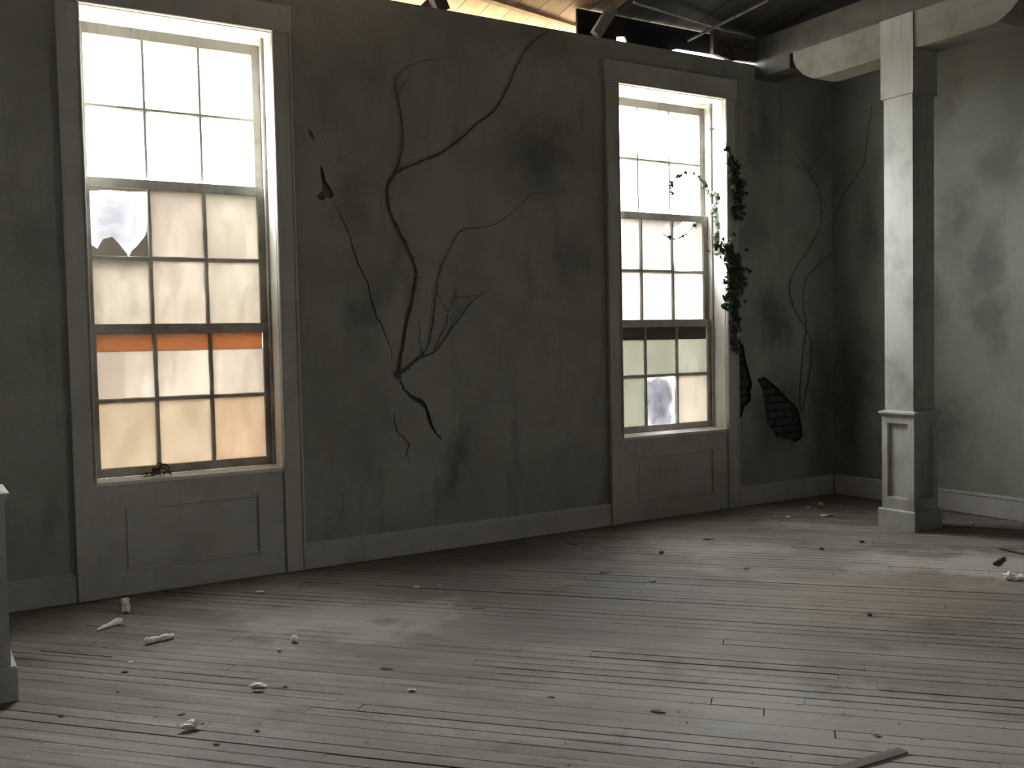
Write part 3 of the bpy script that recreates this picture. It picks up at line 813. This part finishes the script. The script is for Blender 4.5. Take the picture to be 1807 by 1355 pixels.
o = MB().beamto(Vector((a.x, 0.12, ZH+0.001)), Vector((a.x+d.x*0.20, 0.12, ZH+0.215)), 0.055, 0.05, (0,1,0)).build('roof_brace', M_REDWOOD)
tag(o, 'thin red brown slanting timber beside the dark brace', 'brace')
def rod(u0, v0, u1, v1, ya, yb, label, ext):
    a, b = onw(u0, v0, ya), onw(u1, v1, yb); d = b-a
    bm = bmesh.new(); tube(bm, [a-d*ext[0], a, b, b+d*ext[1]], [0.011]*4, 8)
    bmesh.ops.recalc_face_normals(bm, faces=bm.faces)
    me = bpy.data.meshes.new('tie_rod'); bm.to_mesh(me); bm.free(); tag(link('tie_rod', me, M_METAL), label, 'rod')
rod(1118, 4, 1262, 48, -0.25, -0.10, 'thin grey rod running from the roof down to the brown board', (0.0, 0.15))
rod(1213, 72, 1352, 2, -0.01, -0.55, 'thin grey rod rising from the wall top over the dark roof', (0.0, 0.02))

# ------------------------------------------------------------------ vines on the plaster
def vine_part(name, px, r0_, r1_, parent, seed, onf=onwall, nrm=(0,-1,0), knots=True):
    rnd = random.Random(seed); n = Vector(nrm)
    P = smooth_path([onf(u, v) for u, v in px], 5)
    m = len(P)
    P = [p+n*(0.013+0.003*math.sin(i*0.7+seed))+Vector((0 if n.x else rnd.uniform(-.004,.004), rnd.uniform(-.004,.004) if n.x else 0, rnd.uniform(-.003,.003))) for i, p in enumerate(P)]
    R = [0.6*(r0_+(r1_-r0_)*i/(m-1)) for i in range(m)]
    bm = bmesh.new(); tube(bm, P, R, 6, 0.28, seed)
    if knots:
        for i in range(2, m-2):
            if rnd.random() < 0.35:          # aerial rootlets and broken twiglets
                q = P[i]; dr = Vector((rnd.uniform(-1,1) if not n.x else 0, rnd.uniform(-1,1) if n.x else 0, rnd.uniform(-1,1))).normalized()*rnd.uniform(0.012, 0.035)+n*0.006
                tube(bm, [q, q+dr*0.6, q+dr], [R[i]*0.5, R[i]*0.4, R[i]*0.15], 4)
    bmesh.ops.recalc_face_normals(bm, faces=bm.faces)
    me = bpy.data.meshes.new(name); bm.to_mesh(me); bm.free()
    return link(name, me, M_VINE, parent, )
vA = empty('bare_vine', onwall(703, 660))
tag(vA, 'bare branching dry vine spreading up the wall between both windows', 'vine')
main = vine_part('stem', [(704,664),(703,655),(711,604),(717,572),(727,524),(733,492),(733,476),(721,442),(699,399),(685,367),(684,331),(695,307)], 0.017, 0.013, vA, 1)
vine_part('branch', [(695,307),(703,287),(710,247),(707,207),(698,163),(697,140),(715,120),(739,110),(759,106),(775,108)], 0.011, 0.003, vA, 2)
vine_part('twig', [(698,172),(705,155),(714,146),(722,138)], 0.004, 0.002, vA, 22)
vine_part('branch', [(695,307),(723,293),(759,279),(787,265),(819,239),(843,217),(871,195),(895,155),(907,124),(922,96),(942,72),(966,55)], 0.012, 0.007, vA, 3)
vine_part('stem', [(700,662),(712,654),(723,645),(733,636),(743,629)], 0.014, 0.011, vA, 4)
vine_part('twig', [(743,629),(741,612),(739,590),(739,568)], 0.005, 0.002, vA, 5)
vine_part('branch', [(743,627),(755,608),(761,576),(766,540),(769,514),(775,478),(793,438),(807,413),(819,405),(863,399),(883,389),(907,371),(930,347),(950,341),(996,339)], 0.008, 0.003, vA, 6)
vine_part('branch', [(743,629),(767,620),(787,592),(807,566),(831,534),(861,510)], 0.009, 0.004, vA, 7)
vine_part('branch', [(765,619),(775,596),(787,572),(790,550),(799,528),(815,524),(839,522)], 0.007, 0.003, vA, 8)
vine_part('twig', [(790,550),(780,535),(770,518)], 0.005, 0.004, vA, 9)
vine_part('twig', [(799,528),(801,516),(801,506)], 0.004, 0.002, vA, 10)
vine_part('twig', [(787,592),(796,574),(806,556),(810,538)], 0.004, 0.002, vA, 12)
# root knot where the vine leaves the crack
bm = bmesh.new()
kp = onwall(701, 661)
bmesh.ops.create_icosphere(bm, subdivisions=2, radius=1)
for v in bm.verts:
    k = 1+0.8*noise.noise(v.co*1.9)
    v.co = Vector((v.co.x*0.02*k-v.co.z*0.022, v.co.y*0.012*k, v.co.z*0.026*k))+kp+Vector((0,-0.018,0))
me = bpy.data.meshes.new('root_knot'); bm.to_mesh(me); bm.free(); link('root_knot', me, M_VINE, vA)
vB = empty('bare_vine', onwall(1412, 725))
tag(vB, 'thin double stemmed dry vine climbing the dark corner wall', 'vine')
vine_part('stem', [(1412,727),(1417,708),(1426,666),(1430,621),(1429,602),(1417,574),(1403,552),(1393,522),(1394,494),(1406,469),(1429,433),(1446,399),(1448,360),(1441,332),(1426,303)], 0.010, 0.006, vB, 31)
vine_part('twig', [(1426,303),(1415,298),(1401,295)], 0.005, 0.002, vB, 32)
vine_part('twig', [(1426,303),(1414,287),(1403,272),(1396,245)], 0.005, 0.002, vB, 33)
vine_part('twig', [(1426,303),(1431,292),(1442,280),(1454,268)], 0.005, 0.002, vB, 34)
vine_part('stem', [(1411,722),(1410,680),(1415,624),(1420,579),(1416,541),(1415,517),(1423,489),(1437,472),(1452,458),(1465,446)], 0.008, 0.006, vB, 35)
vine_part('branch', [(1471,436),(1471,418),(1475,382),(1493,337),(1507,320),(1524,292),(1530,264),(1533,230),(1540,188)], 0.007, 0.004, vB, 36, onright, (-1,0,0))

# ------------------------------------------------------------------ ivy at the far window
ivy = empty('ivy', onwall(1297, 600, -0.03))
tag(ivy, 'leafy dark ivy trailing over the frame of the far window', 'ivy')
def ivy_leaf(bm, p, nrm, size, rnd):
    n = nrm.normalized(); a = n.cross(Vector((rnd.uniform(-1,1), rnd.uniform(-1,1), rnd.uniform(-1,1)))).normalized(); b = n.cross(a)
    shp = ((0,-.5),(.35,-.42),(.52,-.05),(.25,.1),(.18,.55),(0,.62),(-.18,.55),(-.25,.1),(-.52,-.05),(-.35,-.42))
    c_ = bm.verts.new(p+n*size*0.08)
    vs = [bm.verts.new(p+a*x_*size+b*y_*size-n*size*0.1*abs(x_)) for x_, y_ in shp]
    for i in range(len(vs)): bm.faces.new((c_, vs[i], vs[(i+1) % len(vs)]))
def ivy_strand(pts, dens, size, spread, seed, nrm, name='foliage'):
    """pts = (point, local density)"""
    rnd = random.Random(seed)
    P = smooth_path([p for p, _ in pts], 6); m = len(P)
    D = np.interp(np.linspace(0, len(pts)-1, m), range(len(pts)), [d for _, d in pts])
    bm = bmesh.new(); tube(bm, P, [0.0035]*m, 5, 0.2, seed)
    bmesh.ops.recalc_face_normals(bm, faces=bm.faces)
    me = bpy.data.meshes.new('stem'); bm.to_mesh(me); bm.free(); link('stem', me, M_VINE, ivy)
    bm = bmesh.new()
    for i, p in enumerate(P):
        k = D[i]*dens; cnt = int(k)+(1 if rnd.random() < k-int(k) else 0)
        for _ in range(cnt):
            off = Vector((rnd.gauss(0, 1), rnd.gauss(0, 0.45), rnd.gauss(0, 0.7)))*spread*min(1.6, 0.35+D[i]*0.35)
            q = p+off+Vector(nrm)*0.012
            q.y = min(q.y, p.y+0.004) if nrm[1] else q.y
            if nrm[0]: q.x = min(q.x, p.x-0.002)
            ivy_leaf(bm, q, Vector(nrm)+Vector((rnd.uniform(-.7,.7), rnd.uniform(-.7,.3), rnd.uniform(-.2,.9))), size*rnd.uniform(0.6, 1.25), rnd)
    me = bpy.data.meshes.new(name); bm.to_mesh(me); bm.free()
    o_ = link(name, me, M_IVY, ivy); o_['kind'] = 'stuff'
Wc = lambda u, v: onwall(u, v, -0.05)
ivy_strand([(Wc(1280,250),.2),(Wc(1286,272),.5),(Wc(1292,284),1.2),(Wc(1296,300),1.2),(Wc(1298,312),1),(Wc(1299,326),3),(Wc(1299,340),3),(Wc(1298,352),.4),(Wc(1298,372),2.5),(Wc(1298,380),.3),(Wc(1295,405),.1),(Wc(1286,428),1),(Wc(1284,440),3.5),(Wc(1294,456),5),(Wc(1297,470),4),(Wc(1297,485),4.5),(Wc(1297,500),7),(Wc(1296,515),5.5),(Wc(1294,532),4),(Wc(1293,542),1),(Wc(1295,553),2),(Wc(1297,569),2.2),(Wc(1298,584),1),(Wc(1294,598),1.2),(Wc(1300,616),1)], 1.0, 0.050, 0.034, 61, (0,-1,0))
XJ = WINX[2]+OW-0.008
Jc = lambda u, v: onplane(u, v, 0, XJ)
ivy_strand([(Jc(1240,318),1),(Jc(1246,328),1.2),(Jc(1253,345),.4),(Jc(1258,340),1.5),(Jc(1267,346),1.5),(Jc(1262,362),1),(Jc(1261,374),1.2),(Jc(1264,388),.8),(Jc(1266,398),1),(Jc(1265,412),.5),(Jc(1265,424),1.6),(Jc(1263,436),.8),(Jc(1272,438),.6),(Jc(1277,444),1.2)], 0.75, 0.040, 0.016, 62, (-1,0,0))
Gc = lambda u, v: onwall(u, v, 0.145)
ivy_strand([(Gc(1184,345),.5),(Gc(1183,330),1),(Gc(1188,318),1),(Gc(1200,309),1),(Gc(1214,304),.6),(Gc(1228,310),.8),(Gc(1240,320),1)], 0.75, 0.036, 0.012, 63, (0,-1,0))
ivy_strand([(Gc(1170,413),1),(Gc(1184,420),.6),(Gc(1197,421),.6),(Gc(1212,410),.5),(Gc(1224,398),.9),(Gc(1232,394),1)], 0.4, 0.036, 0.010, 64, (0,-1,0))
ivy_strand([(Jc(1243,442),.6),(Jc(1254,444),1.2),(Jc(1264,448),.8),(Jc(1275,446),1.5)], 0.6, 0.028, 0.008, 65, (-1,0,0))
ivy_strand([(Jc(1256,227),1.2),(Jc(1260,229),1.2)], 0.3, 0.03, 0.008, 66, (-1,0,0))

# ------------------------------------------------------------------ dry leaves on the near sill
def leaf_curl(bm, o_, L, w, ang, lift, rnd):
    n_ = 6; prev = None
    ca, sa = math.cos(ang), math.sin(ang)
    for i in range(n_+1):
        t = i/n_; wd = w*math.sin(math.pi*min(1, t*0.94+0.05))
        x_ = L*(t-0.5); z_ = lift*math.sin(math.pi*t)+rnd.uniform(0, .004)
        vs = [bm.verts.new(Vector((o_[0]+ca*x_-sa*s*wd, o_[1]+(sa*x_+ca*s*wd)*0.6, o_[2]+z_+abs(s)*wd*0.5))) for s in (-1, 0, 1)]
        if prev: 
            for k in range(2): bm.faces.new((prev[k], prev[k+1], vs[k+1], vs[k]))
        prev = vs
rnd = random.Random(21)
base = onwall(277, 838, 0.06); base.z = ZS+0.003
cl = empty('dry_leaf_clump', base)
tag(cl, 'clump of curled dry leaves on the sill of the large window', 'leaves')
for i, (dx, dy, L, w_, ang, lift, dz) in enumerate(((0.03,-0.01,0.11,0.022,0.2,0.045,0.002),(0.045,0.012,0.10,0.02,-0.5,0.055,0.012),(-0.03,0,0.10,0.02,0.1,0.02,0.001),(-0.055,0.01,0.09,0.016,-0.2,0.02,0.001),(0.0,0.015,0.09,0.02,0.9,0.04,0.004),(0.06,-0.012,0.07,0.018,-0.9,0.02,0.001),(0.02,0.0,0.08,0.015,-0.2,0.06,0.02),(-0.01,-0.015,0.09,0.016,0.5,0.018,0.001))):
    bm = bmesh.new(); leaf_curl(bm, base+Vector((dx, dy, dz)), L, w_, ang, lift, rnd)
    me = bpy.data.meshes.new('leaf'); bm.to_mesh(me); bm.free(); link('leaf', me, M_DRYLEAF, cl).modifiers.new('thickness', 'SOLIDIFY').thickness = 0.001
bm = bmesh.new()
tube(bm, [base+Vector((-0.085,0,0.006)), base+Vector((-0.03,-0.012,0.012)), base+Vector((0.05,0.0,0.022)), base+Vector((0.09,0.012,0.006))], [0.003,0.004,0.0035,0.002], 5)
me = bpy.data.meshes.new('twig'); bm.to_mesh(me); bm.free(); link('twig', me, M_VINE, cl)

# ------------------------------------------------------------------ debris lying on the boards
def chunk(name, u, v, wpx, hpx, mat, label, cat, seed, deep=0.8, rough=0.45, sub_=2, rz=None):
    """irregular lump, wpx x hpx in the photo, resting on the floor with its foot near (u, v)"""
    p = onfloor(u, v); k = depth(p)/FPX
    rx, rz_ = wpx*k/2, max(0.002, hpx*k/2)
    rnd = random.Random(seed); bm = bmesh.new(); bmesh.ops.create_icosphere(bm, subdivisions=sub_, radius=1)
    ang = YAW*-1 if rz is None else rz
    for q in bm.verts:
        n_ = 1+rough*noise.noise(q.co*1.7+Vector((seed*3.1, 0, 0)))+rough*0.5*noise.noise(q.co*4.1+Vector((0, seed, 0)))
        q.co *= n_
    zmin = min(q.co.z for q in bm.verts)
    ca, sa = math.cos(ang), math.sin(ang)
    for q in bm.verts:
        x_, y_, z_ = q.co.x*rx, q.co.y*rx*deep, max(0, q.co.z-zmin*0.85)*rz_
        q.co = Vector((p.x+x_*ca-y_*sa, p.y+x_*sa+y_*ca, z_+0.0005))
    me = bpy.data.meshes.new(name); bm.to_mesh(me); bm.free()
    return tag(link(name, me, mat), label, cat)
def stick(name, a, b, rpx, mat, label, cat, seed, taper=(1, 1), lumps=0.1, nseg=14):
    A, B = onfloor(*a), onfloor(*b); k = depth(A)/FPX; r = rpx*k
    rnd = random.Random(seed); P, R = [], []
    for i in range(nseg+1):
        t = i/nseg; rr = r*(taper[0]+(taper[1]-taper[0])*t)*(1+rnd.uniform(-lumps, lumps))
        if i in (0, nseg): rr *= 0.75
        P.append(A.lerp(B, t)+Vector((rnd.uniform(-.1,.1)*r, rnd.uniform(-.1,.1)*r, rr*0.95+0.0008))); R.append(rr)
    bm = bmesh.new(); tube(bm, P, R, 8, 0.1, seed)
    for q in bm.verts: q.co.z = max(0.0005, q.co.z)
    bmesh.ops.recalc_face_normals(bm, faces=bm.faces)
    me = bpy.data.meshes.new(name); bm.to_mesh(me); bm.free()
    return tag(link(name, me, mat), label, cat)
chunk('plaster_lump', 221, 1081, 17, 24, M_WHITE, 'upright white plaster lump at the foot of the large window wall', 'plaster', 1, 0.8, 0.7, 3)
chunk('plaster_flake', 220, 1063, 7, 8, M_PALE, 'tiny plaster bit just behind the upright white lump', 'plaster', 2)
stick('plaster_stick', (171,1114), (214,1100), 5.5, M_WHITE, 'tapered white plaster stick pointing at the column pedestal', 'plaster', 3, (0.45, 1.15))
chunk('plaster_flake', 216, 1104, 9, 4, M_PALE, 'small plaster flake at the blunt end of the tapered stick', 'plaster', 4)
stick('plaster_stick', (256,1137), (306,1126), 5.0, M_WHITE, 'knobbly even white plaster stick, nearer of the two sticks', 'plaster', 5, (1.15, 0.9), 0.14)
chunk('plaster_ball', 520, 1133, 13, 13, M_WHITE, 'small round white plaster ball on the lit boards', 'plaster', 6, 1, 0.2, 3)
chunk('plaster_pellet', 493, 1150, 13, 7, M_WHITE, 'oval white plaster pellet just in front of the ball', 'plaster', 7, 0.5, 0.2, 2, -1.0)
chunk('plaster_shard', 455, 1213, 27, 8, M_WHITE, 'wide flat white plaster shard with ragged edge', 'plaster', 12, 0.5, 0.5, 3)
chunk('plaster_flake', 456, 1221, 20, 4, M_PALE, 'dull flake lying directly below the wide flat shard', 'plaster', 9, 0.4)
chunk('plaster_shard', 336, 1287, 30, 12, M_WHITE, 'crumpled white plaster shard nearest the viewer', 'plaster', 10, 0.5, 0.9, 3, -0.2)
chunk('plaster_shard', 726, 1219, 15, 5, M_WHITE, 'lone small white shard in the middle of the dark boards', 'plaster', 11, 0.5, 0.7)
chunk('plaster_crumb', 735, 1038, 12, 5, M_PALE, 'paler of two crumbs near the baseboard between the windows', 'plaster', 12)
chunk('plaster_crumb', 776, 1034, 11, 4, M_PALE, 'slanting crumb beside the pale one near the long baseboard', 'plaster', 13, 0.4)
chunk('plaster_flake', 458, 1046, 17, 4, M_WHITE, 'thin white flake close under the large window', 'plaster', 14, 0.5)
chunk('plaster_flake', 231, 1169, 8, 3, M_WHITE, 'speck of white plaster between the sticks and the flat shards', 'plaster', 15)
chunk('plaster_shard', 1453, 914, 15, 6, M_WHITE, 'bright white shard on the floor near the dark corner', 'plaster', 16, 0.6, 0.7, 3)
chunk('plaster_shard', 1467, 911, 11, 5, M_PALE, 'pale slanting shard touching the bright one near the corner', 'plaster', 17, 0.4)
chunk('plaster_crumb', 1426, 898, 11, 5, M_PALE, 'dim crumb closest to the wall by the corner vine', 'plaster', 18)
chunk('plaster_crumb', 1448, 894, 11, 9, M_PALE, 'dim upright crumb between wall corner and bright shard', 'plaster', 19)
chunk('plaster_flake', 1485, 898, 8, 3, M_PALE, 'tiny flake by the corner, nearest the column', 'plaster', 20)
chunk('plaster_flake', 1391, 915, 9, 5, M_WHITE, 'small triangular flake below the ivy window corner wall', 'plaster', 21, 0.6)
chunk('plaster_flake', 1368, 914, 9, 4, M_PALE, 'flat pale flake left of the triangular one', 'plaster', 22)
chunk('plaster_lump', 1781, 1023, 20, 14, M_WHITE, 'large white plaster lump on the pale patch beside the column', 'plaster', 23, 0.7, 0.5, 3)
chunk('plaster_lump', 1802, 1024, 16, 11, M_WHITE, 'white lump cut by the picture edge next to the large lump', 'plaster', 24, 0.8, 0.5, 3)
stick('charred_stick', (1755,998), (1773,986), 3.2, M_BROWN, 'short charred black stick lying on pale boards near the column', 'stick', 25, (1.1, 0.8))
stick('gap_stick', (1763,969), (1830,984), 1.6, M_BROWN, 'dark gap between boards, stood in by a stick, before the pale wall', 'stick', 26)  # thin stick added where a dark board gap shows
chunk('plaster_crumb', 1716, 926, 9, 4, M_PALE, 'dim crumb in the shadow just behind the column foot', 'plaster', 27)
chunk('litter_lump', 1167, 977, 9, 6, M_BROWN, 'small dark brown lump on the bright boards before the far window', 'litter', 28)
chunk('plaster_crumb', 1152, 1027, 10, 5, M_PALE, 'pale crumb below the small dark brown lump', 'plaster', 29)
chunk('litter_lump', 1535, 1087, 9, 6, M_BROWN, 'dark lump on the warm brown boards in front of the column', 'litter', 30)
chunk('litter_lump', 1450, 970, 8, 4, M_BROWN, 'dark speck on the boards between far window and column', 'litter', 31)
chunk('litter_lump', 1521, 957, 9, 4, M_BROWN, 'dark speck at the front of the column plinth', 'litter', 32)
chunk('plaster_crumb', 1317, 1004, 8, 4, M_PALE, 'lone pale crumb on boards between the dark lump and speck', 'plaster', 33)
def litter_leaf(u, v, wpx, label, seed):
    o_ = chunk('dry_leaf', u, v, wpx, 1.6, M_BROWN, label, 'leaf', 70+seed, random.Random(seed).uniform(0.3, 0.6), 0.9, 2, random.Random(seed).uniform(-1.2, 0.2))
    o_['group'] = 'dry leaves scattered on the floor'
litter_leaf(108, 1263, 16, 'dry leaf in front of the column pedestal', 1)
litter_leaf(320, 1261, 12, 'dry leaf just above the nearest crumpled shard', 2)
litter_leaf(454, 1290, 13, 'dark curled leaf right of the nearest crumpled shard', 3)
litter_leaf(382, 1314, 13, 'dry leaf below the nearest crumpled shard', 4)
litter_leaf(220, 1186, 13, 'dry leaf below the nearer plaster stick', 5)
litter_leaf(504, 1212, 10, 'dry leaf beside the wide flat shard', 6)
litter_leaf(680, 1180, 22, 'long thin dry leaf behind the lone white shard', 7)
litter_leaf(974, 1231, 16, 'hooked dry leaf in the middle foreground', 8)
litter_leaf(1066, 1011, 20, 'frayed dry leaf between the long baseboard and the pale crumb', 9)
litter_leaf(1250, 952, 20, 'dark crumpled leaf before the far window', 10)
litter_leaf(846, 1074, 22, 'flat dark leaf on boards near the long baseboard', 11)
litter_leaf(1012, 961, 18, 'dark leaf near the baseboard left of the far window', 12)
litter_leaf(1160, 1256, 24, 'splintered leaf on the foreground boards', 13)
litter_leaf(1548, 1300, 14, 'dark leaf above the loose slat', 14)
stick('twig', (70,1149), (198,1160), 1.1, M_VINE, 'long thin twig lying below the tapered plaster stick', 'twig', 40, (1, 0.7), 0.3)
stick('twig', (150,1103), (176,1105), 0.8, M_PALE, 'thin pale twig beside the tip of the tapered stick', 'twig', 41)
# loose slat in the near right
a_, b_ = onfloor(1478, 1362), onfloor(1594, 1326)
o = MB().beamto(a_+Vector((0,0,0.006)), b_+Vector((0,0,0.006)), 0.045, 0.005).build('loose_slat', M_SLAT)
tag(o, 'loose dark slat lying askew on the nearest floorboards', 'slat')
M_SLAT.name = 'weathered_slat_wood'
# crumbs too small to count
rnd = random.Random(33); bm = bmesh.new()
for i in range(520):
    u, v = rnd.uniform(-20, 1830), rnd.uniform(930, 1360)
    p = onfloor(u, v)
    if not (XL < p.x < XC-0.05 and p.y < -0.06): continue
    if abs(p.x-KX) < 0.2 and abs(p.y-KY) < 0.2: continue
    s = rnd.uniform(0.0015, 0.006)
    vs = [bm.verts.new(p+Vector((rnd.uniform(-1,1)*s*1.6, rnd.uniform(-1,1)*s*1.6, z_*s))) for z_ in (0.0, 0.0, 0.0, 1.1)]
    for f in ((0,1,2),(0,1,3),(1,2,3),(2,0,3)): bm.faces.new([vs[j] for j in f])
bmesh.ops.recalc_face_normals(bm, faces=bm.faces)
me = bpy.data.meshes.new('crumbs'); bm.to_mesh(me); bm.free()
o = link('crumbs', me, M_PALE); tag(o, 'fine crumbs and grit strewn over the floorboards', 'debris', kind='stuff')
